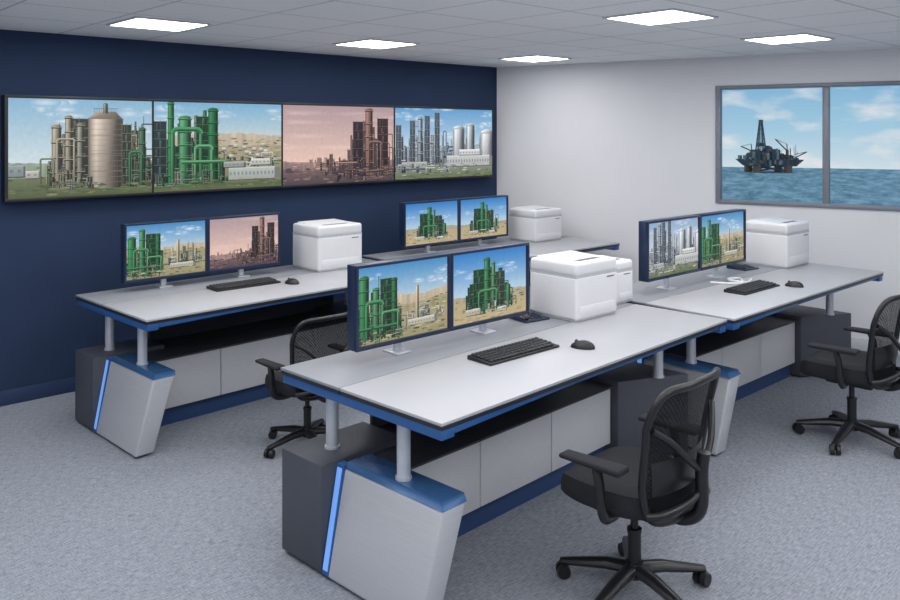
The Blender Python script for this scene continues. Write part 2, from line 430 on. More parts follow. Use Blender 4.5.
    def lattice(s, x0, x1, y0, y1, c, t=.006, fill=True, lev=None):
        if fill: s.rect(x0, y0, x1, y1, mul(c, .42), mul(c, .6))
        lev = lev or max(2, int((y1 - y0) / .09)); dy = (y1 - y0) / lev; w = x1 - x0
        if fill:
            for i in range(lev):
                q = ((i * 37) % 10) / 10
                s.cyl(x0 + w * (.1 + .4 * q), x0 + w * (.35 + .5 * q), y0 + dy * i, y0 + dy * (i + .8), mul(c, .75 + .25 * q), False)
        for i in range(lev + 1):
            y = y0 + dy * i; s.rect(x0 - .006, y - t / 2, x1 + .006, y + t / 2, mul(c, 1.2)); s.rect(x0, y - t * 1.5, x1, y - t / 2, mul(c, .35))
            if i < lev and i % 2: s.line(x0, y, x1, y + dy, t * .5, mul(c, .9))
        for x in (x0, x0 + w * .5, x1): s.rect(x - t / 2.4, y0, x + t / 2.4, y1 + .015, mul(c, 1.08))
    def struct(s, rng, x0, x1, yb, yt, pal, n, wmin=.02, wmax=.06):
        for i in range(n):
            x = rng.uniform(x0, x1); w = rng.uniform(wmin, wmax)
            env = 1 - .45 * abs((x - (x0 + x1) / 2) / max(.01, (x1 - x0) / 2)) ** 2
            h = (yt - yb) * env * rng.uniform(.5, 1) * (1 - .5 * i / n); c = mul(rng.choice(pal), rng.uniform(.7, 1.2)); t = rng.random()
            b0 = yb - .04 * i / n
            if t < .42:
                s.rect(x + w / 2, b0, x + w * .7, b0 + h * .9, mul(c, .35), mul(c, .45))
                s.cyl(x - w / 2, x + w / 2, b0, b0 + h, c)
                for k in range(rng.randint(1, 4)):
                    y = b0 + h * rng.uniform(.3, .98); s.rect(x - w * .62, y, x + w * .62, y + .006, mul(c, 1.3)); s.rect(x - w * .62, y - .008, x + w * .62, y, mul(c, .45))
            elif t < .68: s.lattice(x - w, x + w * 1.1, b0, b0 + h * .92, c)
            elif t < .9: s.arch(x, x + rng.uniform(.06, .18), b0, b0 + h * .85, rng.uniform(.010, .022), c)
            else: s.cyl(x, x + .010, b0, b0 + h * 1.05, mul(c, 1.1), False)
        for i in range(n // 2):
            y = rng.uniform(yb - .04, yb + (yt - yb) * .35); x = rng.uniform(x0, x1 - .08); q = rng.uniform(.006, .018); s.hcyl(x, x + rng.uniform(.05, .28), y, y + q, mul(rng.choice(pal), rng.uniform(.8, 1.3)))
        for i in range(n // 2):
            x = rng.uniform(x0, x1); y = rng.uniform(yb - .05, yb + .06); q = rng.uniform(.02, .05); s.cyl(x, x + q, y, y + q * .9, mul(rng.choice(pal), rng.uniform(.7, 1.15)))
    def build(s, x, y, w, h, c, win=(100, 114, 124)):
        s.rect(x, y, x + w, y + h, mul(c, .88), c); s.rect(x, y + h, x + w, y + h + .014, mul(c, 1.1)); s.rect(x + w, y, x + w * 1.12, y + h, mul(c, .65)); s.rect(x, y - .010, x + w * 1.12, y, mul(c, .45))
        n = max(2, int(w / .05))
        for i in range(n): s.rect(x + w * (i + .25) / n, y + h * .4, x + w * (i + .7) / n, y + h * .7, mixc(win, c, .35))
GREEN = [(56, 100, 70), (70, 120, 84), (44, 80, 60), (100, 124, 100), (124, 126, 114), (92, 102, 96), (64, 96, 80), (140, 138, 122)]
OLIVE = [(98, 108, 84), (120, 122, 106), (82, 94, 76), (156, 148, 126), (94, 98, 92)]
STEEL = [(100, 112, 126), (138, 150, 162), (84, 94, 106), (166, 174, 180)]
DUSK = [(84, 70, 76), (104, 84, 86), (64, 56, 66), (136, 108, 100)]
LIGHTS = [(190, 190, 180), (156, 160, 146), (128, 134, 116), (200, 196, 186)]
VEG = [(96, 110, 76), (108, 118, 84), (86, 98, 70), (124, 128, 94)]
DRY = [(184, 168, 134), (172, 158, 126), (152, 146, 110), (192, 178, 146)]
WH = (245, 248, 250)
def picture(kind, a, seed):
    rng = random.Random(seed)
    if kind == 'silo':
        p = Pic(a, (140, 184, 212), (222, 230, 232), .25)
        p.clouds(rng, 8, .5, .95, WH, .75)
        p.hill(rng, .36, .05, (150, 166, 152), (112, 128, 98))
        p.rect(0, 0, a, .2, (78, 92, 60), (116, 122, 98)); p.blobs(rng, 0, a, .18, .34, VEG + LIGHTS, 80, .022)
        p.build(0, .22, .14, .1, (150, 158, 160)); p.build(.16, .2, .12, .06, (190, 190, 180))
        p.struct(rng, .26 * a, .54 * a, .12, .9, OLIVE + STEEL[:2], 34, .02, .055); p.struct(rng, .76 * a, .98 * a, .10, 1.0, OLIVE + GREEN[2:] + STEEL[:1], 34, .02, .055)
        p.lattice(.40 * a, .53 * a, .12, .80, (106, 112, 96)); p.vessel(.28 * a, .345 * a, .1, .72, (154, 146, 130)); p.vessel(.37 * a, .42 * a, .1, .82, (152, 144, 128)); p.vessel(.45 * a, .50 * a, .1, .74, (136, 136, 124))
        p.arch(.31 * a, .44 * a, .1, .6, .022, (160, 156, 140)); p.arch(.2 * a, .3 * a, .1, .4, .018, (120, 126, 110))
        p.struct(rng, .26 * a, .54 * a, .1, .4, OLIVE, 12, .012, .03)
        x0, x1 = .53 * a, .78 * a; p.cyl(x0, x1, .07, .80, (178, 166, 154), False)
        p.poly([(x0, .80), (x1, .80), (x1 - .08, .88), (x0 + .08, .88)], [(150, 136, 124), (90, 80, 72), (130, 118, 108), (204, 190, 176)])
        for k in range(13): y = .13 + k * .056; p.rect(x0, y, x1, y + .003, (138, 128, 118))
        for y in (.25, .43, .62, .80): p.rect(x0 - .005, y, x1 + .005, y + .005, (122, 112, 102))
        for i in range(14): p.line(x0 + .06 + i * .018, .85, x0 + .06 + i * .018, .91, .003, (100, 98, 90))
        p.rect(x0 + .05, .91, x1 - .05, .914, (90, 92, 84)); p.cyl(x0 + .15, x0 + .20, .86, .96, (130, 130, 116))
        p.line(x1 - .06, .08, x1 - .06, .84, .008, (92, 84, 76)); p.lattice(x1 - .01, x1 + .09, .1, .74, (98, 106, 92))
        p.vessel(.9 * a, .95 * a, .08, .7, (74, 104, 84)); p.arch(.82 * a, .93 * a, .08, .46, .03, (64, 116, 82)); p.struct(rng, .44 * a, .56 * a, .06, .3, OLIVE, 8, .015, .03)
        p.rect(0, 0, a, .07, (82, 96, 62), (104, 112, 80)); p.blobs(rng, 0, a, .02, .13, VEG, 70, .025)
    elif kind == 'pipes':
        p = Pic(a, (126, 178, 212), (226, 226, 218), .45)
        p.clouds(rng, 8, .72, .95, WH, .75)
        p.hill(rng, .64, .07, (200, 184, 164), (158, 148, 122)); p.hill(rng, .5, .05, (172, 162, 134), (126, 126, 96))
        p.rect(0, 0, a, .3, (90, 104, 72), (154, 148, 122)); p.blobs(rng, .4 * a, a, .28, .6, VEG + DRY, 110, .018)
        for i in range(14): p.build(rng.uniform(.5, .92) * a, rng.uniform(.34, .52), .05, .02, (196, 194, 186))
        p.struct(rng, .5 * a, .95 * a, .28, .46, GREEN + LIGHTS, 20, .01, .02)
        p.struct(rng, 0, .54 * a, .1, 1.0, GREEN, 36, .025, .06)
        p.lattice(.0 * a, .09 * a, .1, .78, (74, 96, 98)); p.lattice(.31 * a, .40 * a, .1, .84, (60, 100, 72))
        p.vessel(.10 * a, .145 * a, .02, .99, (56, 124, 78)); p.vessel(.18 * a, .27 * a, .08, .82, (80, 140, 100)); p.vessel(.40 * a, .475 * a, .08, .92, (46, 110, 70))
        p.arch(.12 * a, .36 * a, .08, .72, .05, (62, 132, 86)); p.arch(.29 * a, .44 * a, .06, .52, .04, (90, 150, 108)); p.hcyl(.2 * a, .54 * a, .3, .34, (84, 142, 102))
        p.struct(rng, 0, .5 * a, .06, .34, GREEN, 18, .015, .035)
        p.build(.56 * a, .10, .38 * a, .13, (186, 190, 184)); p.build(.74 * a, .27, .16 * a, .06, (206, 206, 200)); p.build(.52 * a, .25, .16 * a, .05, (160, 166, 160))
        p.rect(0, 0, a, .06, (98, 110, 76), (86, 100, 66)); p.blobs(rng, 0, a, .02, .10, VEG, 60, .022)
    elif kind == 'dusk':
        p = Pic(a, (168, 146, 156), (242, 206, 188), .2, (1.15, .85 * a, .2))
        for i in range(14): p.cloud(rng.uniform(-.2, a + .2), rng.uniform(.3, .9), .5, .035, (248, 218, 204), .4)
        p.hill(rng, .27, .02, (164, 134, 134), (112, 94, 100))
        p.rect(-.3, -.1, a + .3, .2, (80, 70, 76), (124, 102, 102))
        p.haze = .45; p.struct(rng, .1, .62 * a, .2, .36, DUSK, 30, .01, .025); p.haze = .15
        p.struct(rng, .58 * a, .98 * a, .14, .82, DUSK, 38, .015, .045); p.haze = 0
        p.vessel(.74 * a, .80 * a, .1, .86, (136, 106, 98)); p.lattice(.64 * a, .72 * a, .1, .72, (86, 70, 76)); p.lattice(.84 * a, .93 * a, .1, .76, (96, 76, 78)); p.arch(.76 * a, .88 * a, .1, .5, .03, (126, 100, 94))
        p.struct(rng, .38 * a, .6 * a, .16, .42, DUSK, 14, .015, .03)
        p.struct(rng, .5 * a, a, .08, .32, DUSK, 22, .015, .035)
        p.blobs(rng, 0, a, .02, .2, DUSK + [(140, 112, 104)], 90, .022)
        for i in range(16): p.rect(*(lambda x, y: (x, y, x + .006, y + .006))(rng.uniform(.55, .95) * a, rng.uniform(.1, .6)), (250, 220, 170))
    elif kind in ('tanks', 'city'):
        if kind == 'tanks': p = Pic(a, (92, 154, 206), (216, 232, 240), .3, (1.1, .45 * a, .2))
        else: p = Pic(a, (118, 160, 200), (224, 226, 226), .3, (1.25, .4 * a, .2))
        p.clouds(rng, 10, .55, .95, WH, .9)
        p.hill(rng, .44, .03, (168, 184, 196), (138, 158, 156))
        p.rect(-.3, -.1, a + .3, .3, (100, 114, 82), (164, 168, 160))
        p.haze = .45; p.struct(rng, 0, a, .3, .72, STEEL, 40, .012, .03); p.haze = .12
        p.struct(rng, .02 * a, .55 * a, .2, .9, STEEL, 34, .014, .035)
        for x in (.05, .17, .3, .39): p.lattice(x * a, (x + .045) * a, .2, .68 + x * .5, (104, 114, 126))
        p.haze = 0
        p.struct(rng, .45 * a, a, .3, .58, STEEL, 18, .012, .03)
        p.cyl(.56 * a, .67 * a, .3, .66, (206, 213, 220)); p.cyl(.69 * a, .77 * a, .3, .7, (186, 194, 204)); p.cyl(.83 * a, .97 * a, .28, .6, (214, 219, 224)); p.vessel(.24 * a, .28 * a, .2, .8, (150, 160, 172))
        p.build(.5 * a, .16, .42 * a, .13, (200, 202, 200)); p.build(.1 * a, .14, .22 * a, .08, (176, 178, 176)); p.build(.62 * a, .31, .2 * a, .06, (222, 224, 224))
        p.struct(rng, .0, .5 * a, .12, .3, STEEL + LIGHTS, 12, .015, .03)
        p.blobs(rng, 0, a, .05, .2, LIGHTS + VEG, 60, .022)
        p.rect(0, 0, a, .06, (116, 126, 94), (108, 120, 84)); p.blobs(rng, 0, a, .0, .1, VEG, 60, .022)
    elif kind == 'green':
        p = Pic(a, (76, 142, 198), (214, 226, 230), .42)
        p.clouds(rng, 9, .66, .92, WH, .9)
        p.hill(rng, .58, .06, (200, 184, 160), (160, 150, 122)); p.hill(rng, .46, .05, (170, 160, 126), (136, 130, 94))
        p.rect(-.3, -.1, a + .3, .34, (156, 150, 112), (178, 164, 134))
        p.blobs(rng, .2 * a, a, .2, .5, VEG + DRY, 80, .022)
        p.struct(rng, 0, .46 * a, .1, .95, GREEN, 34, .022, .06)
        v = seed % 2
        p.lattice(.24 * a, .36 * a, .1, .82, (60, 104, 74))
        p.vessel(.02 * a, .12 * a, .06, .86 - .1 * v, (60, 126, 80)); p.vessel(.16 * a, .23 * a, .06, .7 + .2 * v, (74, 136, 94)); p.vessel(.36 * a, .42 * a, .08, .8, (48, 106, 70))
        p.arch(.08 * a, .28 * a, .06, .56, .05, (66, 134, 88)); p.arch(.25 * a, .44 * a, .06, .4, .035, (94, 146, 106)); p.hcyl(0, .42 * a, .18, .22, (58, 114, 76))
        p.struct(rng, .0, .46 * a, .04, .3, GREEN, 16, .015, .035)
        p.haze = .1; p.struct(rng, .52 * a, .94 * a, .22, .52 + .16 * v, LIGHTS + DRY + (GREEN if v else []), 26, .015, .035); p.haze = 0
        p.cyl(.62 * a, .66 * a, .2, .66, (196, 182, 152)); p.build(.54 * a, .14, .3 * a, .07, (200, 196, 182))
        p.blobs(rng, 0, a, .02, .14, VEG + DRY, 50, .025)
    else:
        p = Pic(a, (56, 128, 200), (196, 218, 234), .34)
        p.clouds(rng, 5, .5, .8, WH, .7)
        p.hill(rng, .38, .04, (176, 168, 144), (150, 140, 106))
        p.rect(-.3, -.1, a + .3, .3, (196, 176, 134), (184, 170, 136))
        p.blobs(rng, -.1, a + .1, .12, .36, VEG + DRY, 50, .025)
        c0 = .5 + rng.uniform(-.04, .04); hh = .88 + rng.uniform(-.05, .02)
        p.struct(rng, (c0 - .3) * a, (c0 + .3) * a, .16, hh, GREEN, 34, .025, .055)
        p.lattice((c0 - .22) * a, (c0 - .08) * a, .16, hh * .84, (56, 106, 74)); p.lattice((c0 + .06) * a, (c0 + .2) * a, .16, hh * .76, (84, 110, 90))
        p.vessel((c0 - .08) * a, c0 * a, .14, hh, (62, 126, 82)); p.vessel((c0 + .02) * a, (c0 + .07) * a, .14, hh * .92, (84, 138, 100)); p.cyl((c0 + .22) * a, (c0 + .28) * a, .14, .44, (70, 126, 88))
        p.arch((c0 - .16) * a, (c0 + .1) * a, .12, .44, .04, (74, 136, 94))
        p.struct(rng, (c0 - .3) * a, (c0 + .3) * a, .12, .34, GREEN + LIGHTS, 16, .015, .035)
        p.build((c0 - .32) * a, .1, .18 * a, .07, (200, 194, 176)); p.build((c0 + .1) * a, .08, .12 * a, .05, (208, 206, 198))
        p.blobs(rng, 0, a, .0, .12, DRY, 40, .03)
    return p
def screen_mesh(kind, w, h, seed):
    p = picture(kind, w / h, seed)
    V = []; Fc = []; CC = []
    for i, (pts, cols) in enumerate(p.P):
        b0 = len(V)
        for (x, y) in pts: V.append((x * h - w / 2, -0.0000012 * i, y * h))
        Fc.append(list(range(b0, b0 + len(pts)))); CC += [lin(c) for c in cols]
    me = bpy.data.meshes.new("screen"); me.from_pydata(V, [], Fc)
    ca = me.color_attributes.new("Col", 'FLOAT_COLOR', 'CORNER')
    flat = [v for c in CC for v in c]
    ca.data.foreach_set("color", flat)
    me.materials.append(M['screen'])
    return me

# video wall displays
VX = [1.63, 2.72, 3.92, 5.23, 6.68]; VZ0, VZ1 = 1.49, 2.27
kinds = ['silo', 'pipes', 'dusk', 'tanks']
labs = ["large wall display showing a tan silo and refinery pipework", "large wall display showing green process columns and hills",
        "large wall display showing a plant silhouette under a pink dusk sky", "large wall display showing storage tanks under a blue sky"]
for i in range(4):
    x0, x1 = VX[i], VX[i + 1]; w = x1 - x0; cx = (x0 + x1) / 2
    r_ = empty("wall_display", labs[i], "display screen", (cx, 6.6, VZ0), group="displays of the video wall")
    bm = bmesh.new(); hw = w / 2 - .001; H = VZ1 - VZ0; bz = .022; lb = bz if i == 0 else .006; rb = bz if i == 3 else .006
    rbox(bm, -hw, hw, -.09, 0, 0, H, .003)
    rbox(bm, -hw, hw, -.10, -.09, 0, bz, .001); rbox(bm, -hw, hw, -.10, -.09, H - bz, H, .001)
    rbox(bm, -hw, -hw + lb, -.10, -.09, bz, H - bz); rbox(bm, hw - rb, hw, -.10, -.09, bz, H - bz)
    obj("bezel", bm, ['black'], r_)
    sw = 2 * hw - lb - rb; me = screen_mesh(kinds[i], sw, H - 2 * bz, 11 + i)
    so = bpy.data.objects.new("screen", me); COL.objects.link(so); so.parent = r_; so.location = ((lb - rb) / 2, -.0912, bz)

# ------------------------------------------------------------ monitors
def monitor(x, y, w, kind, seed, label, zb=0.0):
    r_ = empty("monitor", label, "monitor", (x, y, 0.87), group="desk monitors")
    z0, z1 = 0.066 + zb, 0.482 + zb
    bm = bmesh.new(); hw = w / 2 - .001
    rbox(bm, -hw, hw, 0.014, 0.075, z0, z1, .004)
    b_ = .015
    rbox(bm, -hw, hw, -.003, .014, z0, z0 + b_ * 1.3, .002); rbox(bm, -hw, hw, -.003, .014, z1 - b_, z1, .002)
    rbox(bm, -hw, -hw + b_, -.003, .014, z0 + b_ * 1.3, z1 - b_); rbox(bm, hw - b_, hw, -.003, .014, z0 + b_ * 1.3, z1 - b_)
    obj("casing", bm, ['case'], r_)
    me = screen_mesh(kind, 2 * hw - 2 * b_, z1 - z0 - 2.3 * b_, seed)
    so = bpy.data.objects.new("screen", me); COL.objects.link(so); so.parent = r_; so.location = (0, .0128, z0 + 1.3 * b_)
    bm = bmesh.new()
    rbox(bm, -.05, .05, .01, .13, 0, .008, .003); rbox(bm, -.02, .02, .06, .085, .006, z0 + .03, .003); rbox(bm, -.05, .05, .073, .09, z0 + .02, z0 + .14, .003)
    obj("stand", bm, ['post'], r_)
    return r_
mons = [
    (2.20 + .3125, 5.75, .625, 'green', 21, "navy-cased monitor showing a green processing plant", 0),
    (2.20 + .9375, 5.75, .625, 'dusk', 22, "navy-cased monitor showing a plant under a pink sky", 0),
    (2.335 + .3125, 3.2, .625, 'green', 26, "navy-cased monitor showing green pipework and dry hills", 0),
    (2.335 + .9375, 3.2, .625, 'yard', 24, "navy-cased monitor showing a green plant under a blue sky", 0),
    (4.74 + .345, 5.75, .69, 'yard', 25, "navy-cased monitor showing a green plant on sandy ground", 0.0),
    (4.74 + 1.035, 5.75, .69, 'yard', 29, "navy-cased monitor showing green columns and sandy ground", 0.0),
    (4.80 + .345, 3.2, .69, 'city', 27, "navy-cased monitor showing grey refinery towers", 0.03),
    (4.80 + 1.035, 3.2, .69, 'green', 33, "navy-cased monitor showing green vessels and hills", 0.03),
]
for a in mons: monitor(a[0], a[1], a[2], a[3], a[4], a[5], a[6])

# ------------------------------------------------------------ desks
L = 2.45; D = 1.09
def build_desk(loc, rz, label):
    R = empty("control_desk", label, "desk", loc, rz, group="height-adjustable control room desks")
    bm = bmesh.new(); rbox(bm, 0, L, 0, .635, .856, .87, .003, 2, 0); rbox(bm, .002, L - .002, .002, .635, .838, .856, .002, 1, 1)
    obj("work_surface", bm, ['top', 'edge'], R)
    bm = bmesh.new(); rbox(bm, 0, L, .641, D, .856, .87, .003, 2, 0); rbox(bm, .002, L - .002, .641, D - .002, .838, .856, .002, 1, 1)
    obj("rear_surface", bm, ['top2', 'edge'], R)
    bm = bmesh.new(); z0, z1 = .797, .838
    rbox(bm, .006, .08, .006, D - .012, z0, z1, .004); rbox(bm, L - .08, L - .006, .006, D - .012, z0, z1, .004)
    hexa(bm, [(.08, .008, z0 + .012), (.9, .012, z0 + .026), (.9, .05, z0 + .026), (.08, .05, z0 + .012)], [(.08, .008, z1), (.9, .012, z1), (.9, .05, z1), (.08, .05, z1)], .002)
    rbox(bm, .9, L - .08, .012, .05, z0 + .026, z1, .002)
    rbox(bm, .08, L - .08, D - .05, D - .012, z0, z1, .003)
    obj("frame_rail", bm, ['blue'], R)
    for (x, y) in ((.15, .38), (.15, .88), (L - .22, .34), (L - .22, .88)):
        bm = bmesh.new(); cyl(bm, (x, y, .50), (x, y, .815), .03, seg=24); cyl(bm, (x, y, .50), (x, y, .512), .036, seg=24); cyl(bm, (x, y, .80), (x, y, .838), .036, seg=24)
        obj("leg", bm, ['post'], R)
    bm = bmesh.new()
    hexa(bm, [(-.02, .11, .015), (.10, .11, .015), (.10, .70, .015), (-.02, .70, .015)], [(.077, .07, .475), (.215, .07, .475), (.215, .70, .475), (.077, .70, .475)], .012, 3)
    ep = obj("end_panel", bm, ['brush'], R)
    bm = bmesh.new(); hexa(bm, [(.074, .067, .476), (.22, .067, .476), (.22, .70, .476), (.074, .70, .476)], [(.105, .10, .50), (.235, .10, .50), (.235, .70, .50), (.105, .70, .50)], .003, 2)
    obj("cap", bm, ['bluecap'], ep)
    bm = bmesh.new(); hexa(bm, [(-.02, .690, .02), (.02, .690, .02), (.02, .740, .02), (-.02, .740, .02)], [(.07, .690, .49), (.11, .690, .49), (.11, .740, .49), (.07, .740, .49)], .002)
    st = obj("strip_housing", bm, ['blue'], ep, smooth=False)
    bm = bmesh.new(); hexa(bm, [(-.019, .700, .04), (.01, .700, .04), (.01, .732, .04), (-.019, .732, .04)], [(.064, .700, .475), (.10, .700, .475), (.10, .732, .475), (.064, .732, .475)])
    obj("light_strip", bm, ['led'], ep, smooth=False)
    bm = bmesh.new(); rbox(bm, .01, .08, .16, .64, 0, .03, .003); obj("foot", bm, ['edge'], ep)
    bm = bmesh.new(); rbox(bm, -.02, .48, .742, 1.05, .02, .50, .006); rbox(bm, .02, .45, .77, 1.02, 0, .03)
    obj("pedestal", bm, ['dark'], R)
    bm = bmesh.new()
    hexa(bm, [(L - .48, .46, .02), (L - .03, .24, .02), (L - .03, 1.05, .02), (L - .48, 1.05, .02)], [(L - .48, .46, .5), (L - .03, .24, .5), (L - .03, 1.05, .5), (L - .48, 1.05, .5)], .006)
    rbox(bm, L - .44, L - .06, .5, 1.02, 0, .03)
    obj("pedestal", bm, ['dark'], R)
    bm = bmesh.new(); x0, x1 = .20, L - .49
    rbox(bm, x0, .475, .525, .738, .13, .46); rbox(bm, .49, x1, .525, 1.04, .13, .46, .003); rbox(bm, x0, x1, .49, .738, .46, .472, .003); rbox(bm, .49, x1, .742, 1.04, .46, .472)
    rbox(bm, .49, L - .3, .985, 1.005, .47, .80)
    cab = obj("cabinet", bm, ['dark2'], R)
    bm = bmesh.new(); rbox(bm, .20, x1, .55, .72, 0, .13); obj("plinth", bm, ['plinth'], cab, smooth=False)
    w = (x1 - .20) / 3
    for i in range(3):
        bm = bmesh.new(); rbox(bm, .20 + i * w + .003, .20 + (i + 1) * w - .003, .505, .525, .125, .458, .003); obj("door", bm, ['white'], cab)
    return R
dA = build_desk((1.985, 4.84, 0), math.radians(2.8), "height-adjustable grey desk beside the navy wall")
copy_thing(dA, (4.48, 4.95, 0), 0, "grey control desk holding two monitors and a printer")
copy_thing(dA, (2.12, 2.345, 0), math.radians(3.2), "grey control desk with blue frame and glowing blue end strip")
copy_thing(dA, (4.61, 2.46, 0), math.radians(.3), "grey control desk with blue frame near the sea-view window")

# ------------------------------------------------------------ keyboard & mouse
T = 0.87
kb = empty("keyboard", "black keyboard lying on the desk", "keyboard", (3.07, 2.84, T), group="keyboards")
kb.scale = (1.08, 1.1, 1.0)
bm = bmesh.new(); hexa(bm, [(-.24, -.075, 0), (.24, -.075, 0), (.24, .075, 0), (-.24, .075, 0)], [(-.24, -.075, .012), (.24, -.075, .012), (.24, .075, .022), (-.24, .075, .022)], .004)
obj("body", bm, ['black'], kb)
bm = bmesh.new()
for r_ in range(5):
    y = -.054 + r_ * .027; z = .013 + (y + .075) / .15 * .009
    x = -.228; k = 0
    while x < .22:
        wk = .0235
        if r_ == 0 and k == 3: wk = .13
        if x + wk > .230: break
        rbox(bm, x + .0022, x + wk - .0022, y - .0105, y + .0105, z, z + .009, .003, 1)
        x += wk + .0006; k += 1
obj("keycaps", bm, ['key'], kb)
copy_thing(kb, (2.955, 5.43, T)); copy_thing(kb, (5.58, 2.84, T))
ms_ = empty("mouse", "black computer mouse beside the keyboard", "computer mouse", (3.41, 2.67, T), math.radians(20), group="computer mice")
ms_.scale = (1.15, 1.15, 1.15)
bm = bmesh.new(); bmesh.ops.create_uvsphere(bm, u_segments=20, v_segments=12, radius=1)
for v in bm.verts:
    v.co.x *= .036; v.co.y *= .058; v.co.z = max(v.co.z, 0) * .034 * (1 - .2 * (v.co.y / .058))
obj("shell", bm, ['black'], ms_)
bm = bmesh.new(); cyl(bm, (-.004, .03, .027), (.004, .03, .027), .008, seg=14); obj("wheel", bm, ['printd'], ms_)
copy_thing(ms_, (3.26, 5.27, T), math.radians(10)); copy_thing(ms_, (5.90, 2.68, T), math.radians(10))

# ------------------------------------------------------------ printers
def printer(loc, w, d, h, label, rz=0):
    R = empty("printer", label, "printer", loc, rz, group="white desktop printers")
    a, b_ = w / 2, d / 2
    bm = bmesh.new()
    rbox(bm, -a + .01, a - .01, -b_ + .01, b_ - .01, 0, .03, .004, 1, 1)
    rbox(bm, -a, a, -b_, b_, .012, h * .74, .016, 4, 0)
    rbox(bm, -a + .003, a - .003, -b_ + .003, b_ - .003, h * .72, h * .77, 0, 1, 1)
    rbox(bm, -a, a, -b_, b_, h * .75, h * .97, .020, 4, 0)
    obj("body", bm, ['print', 'printg'], R)
    bm = bmesh.new()
    hexa(bm, [(-a + .03, -b_ + .11, h * .95), (a - .03, -b_ + .11, h * .95), (a - .03, b_ - .02, h * .95), (-a + .03, b_ - .02, h * .95)],
         [(-a + .036, -b_ + .13, h * .975), (a - .036, -b_ + .13, h * .975), (a - .036, b_ - .03, h), (-a + .036, b_ - .03, h)], .004, 3)
    obj("lid", bm, ['print'], R)
    bm = bmesh.new(); q = min(.10, a * .5)
    rbox(bm, -a + q, a - q, -b_ + .06, -b_ + .10, h * .96, h * .973, .002)
    obj("output_tray", bm, ['printd'], R)
    bm = bmesh.new(); rbox(bm, -a + .035, a - .035, -b_ - .003, -b_ + .01, .035, h * .25, .002)
    obj("paper_drawer", bm, ['print'], R)
    bm = bmesh.new(); rbox(bm, a - .11, a - .04, -b_ - .002, -b_ + .01, h * .66, h * .68, .001, 1, 0)
    obj("control_panel", bm, ['printd'], R)
    return R
printer((3.88, 5.72, T), .44, .39, .38, "white desktop printer beside a pair of monitors")
printer((4.02, 3.22, T), .41, .37, .36, "white desktop printer standing next to dark desk phone")
printer((6.80, 3.24, T), .42, .38, .38, "white desktop printer on the desk near the window")
printer((6.48, 5.70, T), .42, .38, .34, "white desktop printer near the pale wall")
printer((4.49, 3.30, T), .20, .26, .29, "narrow white printer behind a larger one")

# desk phones
ph = empty("desk_phone", "dark low desk phone beside the monitor stand", "telephone", (3.70, 3.31, T), math.radians(-8), group="desk phones")
bm = bmesh.new(); hexa(bm, [(-.095, -.09, 0), (.095, -.09, 0), (.095, .09, 0), (-.095, .09, 0)], [(-.095, -.09, .010), (.095, -.09, .010), (.095, .09, .032), (-.095, .09, .032)], .004)
obj("body", bm, ['case'], ph)
bm = bmesh.new(); tube(bm, smooth_path([(-.068, -.075, .020), (-.068, -.05, .030), (-.068, .05, .042), (-.068, .075, .042)]), .015, 10, flat=.55); obj("handset", bm, ['black'], ph)
bm = bmesh.new()
for i in range(3):
    for j in range(4):
        x = -.02 + i * .035; y = -.06 + j * .025; z = .010 + (y + .09) / .18 * .022; rbox(bm, x - .01, x + .01, y - .007, y + .007, z, z + .004, .001, 1)
obj("keypad", bm, ['black'], ph)
copy_thing(ph, (6.36, 3.32, T), math.radians(-8))
cb = bmesh.new()
tube(cb, smooth_path([(5.56, 3.16, T + .008), (5.62, 3.05, T + .008), (5.70, 2.99, T + .008), (5.80, 3.03, T + .008), (5.88, 3.10, T + .008), (5.80, 3.14, T + .008), (5.70, 3.08, T + .02), (5.76, 2.98, T + .008), (5.92, 3.02, T + .008)], 8), .007, 8)
o = obj("cable", cb, ['cable']); o["label"] = "thin white cable coiled loosely on the desk"; o["category"] = "cable"

# ------------------------------------------------------------ chairs
ch = empty("office_chair", "black mesh-back swivel chair at the desk", "chair", (2.99, 2.06, 0), math.radians(3), group="black mesh office chairs")
ch.scale = (1.03, 1.03, 1.03)
bm = bmesh.new()
cyl(bm, (0, 0, .075), (0, 0, .135), .045, .035, 24)
tips = []
for i in range(5):
    a = math.radians(90 + 72 * i + 20); dx, dy = math.cos(a), math.sin(a); tips.append((dx * .31, dy * .31, a))
    tube(bm, [(dx * .02, dy * .02, .105), (dx * .12, dy * .12, .102), (dx * .22, dy * .22, .085), (dx * .32, dy * .32, .068)], .02, 10, radii=[.036, .032, .027, .02], flat=.75)
obj("star_base", bm, ['blackm'], ch)
for (x, y, a) in tips:
    bm = bmesh.new(); tx, ty = -math.sin(a + .5), math.cos(a + .5)
    for s in (-1, 1):
        cyl(bm, (x + tx * s * .008, y + ty * s * .008, .030), (x + tx * s * .030, y + ty * s * .030, .030), .030, .028, 18)
    cyl(bm, (x, y, .03), (x, y, .075), .01, seg=10)
    tube(bm, [(x - tx * .028, y - ty * .028, .048), (x, y, .064), (x + tx * .028, y + ty * .028, .048)], .012, 8)
    obj("caster", bm, ['black'], ch)
bm = bmesh.new(); cyl(bm, (0, 0, .12), (0, 0, .27), .028, seg=20); cyl(bm, (0, 0, .27), (0, 0, .40), .017, seg=16); cyl(bm, (0, 0, .26), (0, 0, .275), .031, seg=20)
obj("gas_lift", bm, ['blackm'], ch)
bm = bmesh.new(); rbox(bm, -.10, .10, -.15, .13, .365, .435, .014, 3); tube(bm, [(.08, .02, .41), (.24, .03, .40)], .006, 8); rbox(bm, .22, .27, .015, .045, .392, .408, .004)
obj("tilt_mechanism", bm, ['black'], ch)
bm = bmesh.new(); NS = 44
def sup(t, a, b_, e=3.0):
    c, s = math.cos(t), math.sin(t)
    return (math.copysign(abs(c) ** (2 / e), c) * a, math.copysign(abs(s) ** (2 / e), s) * b_)
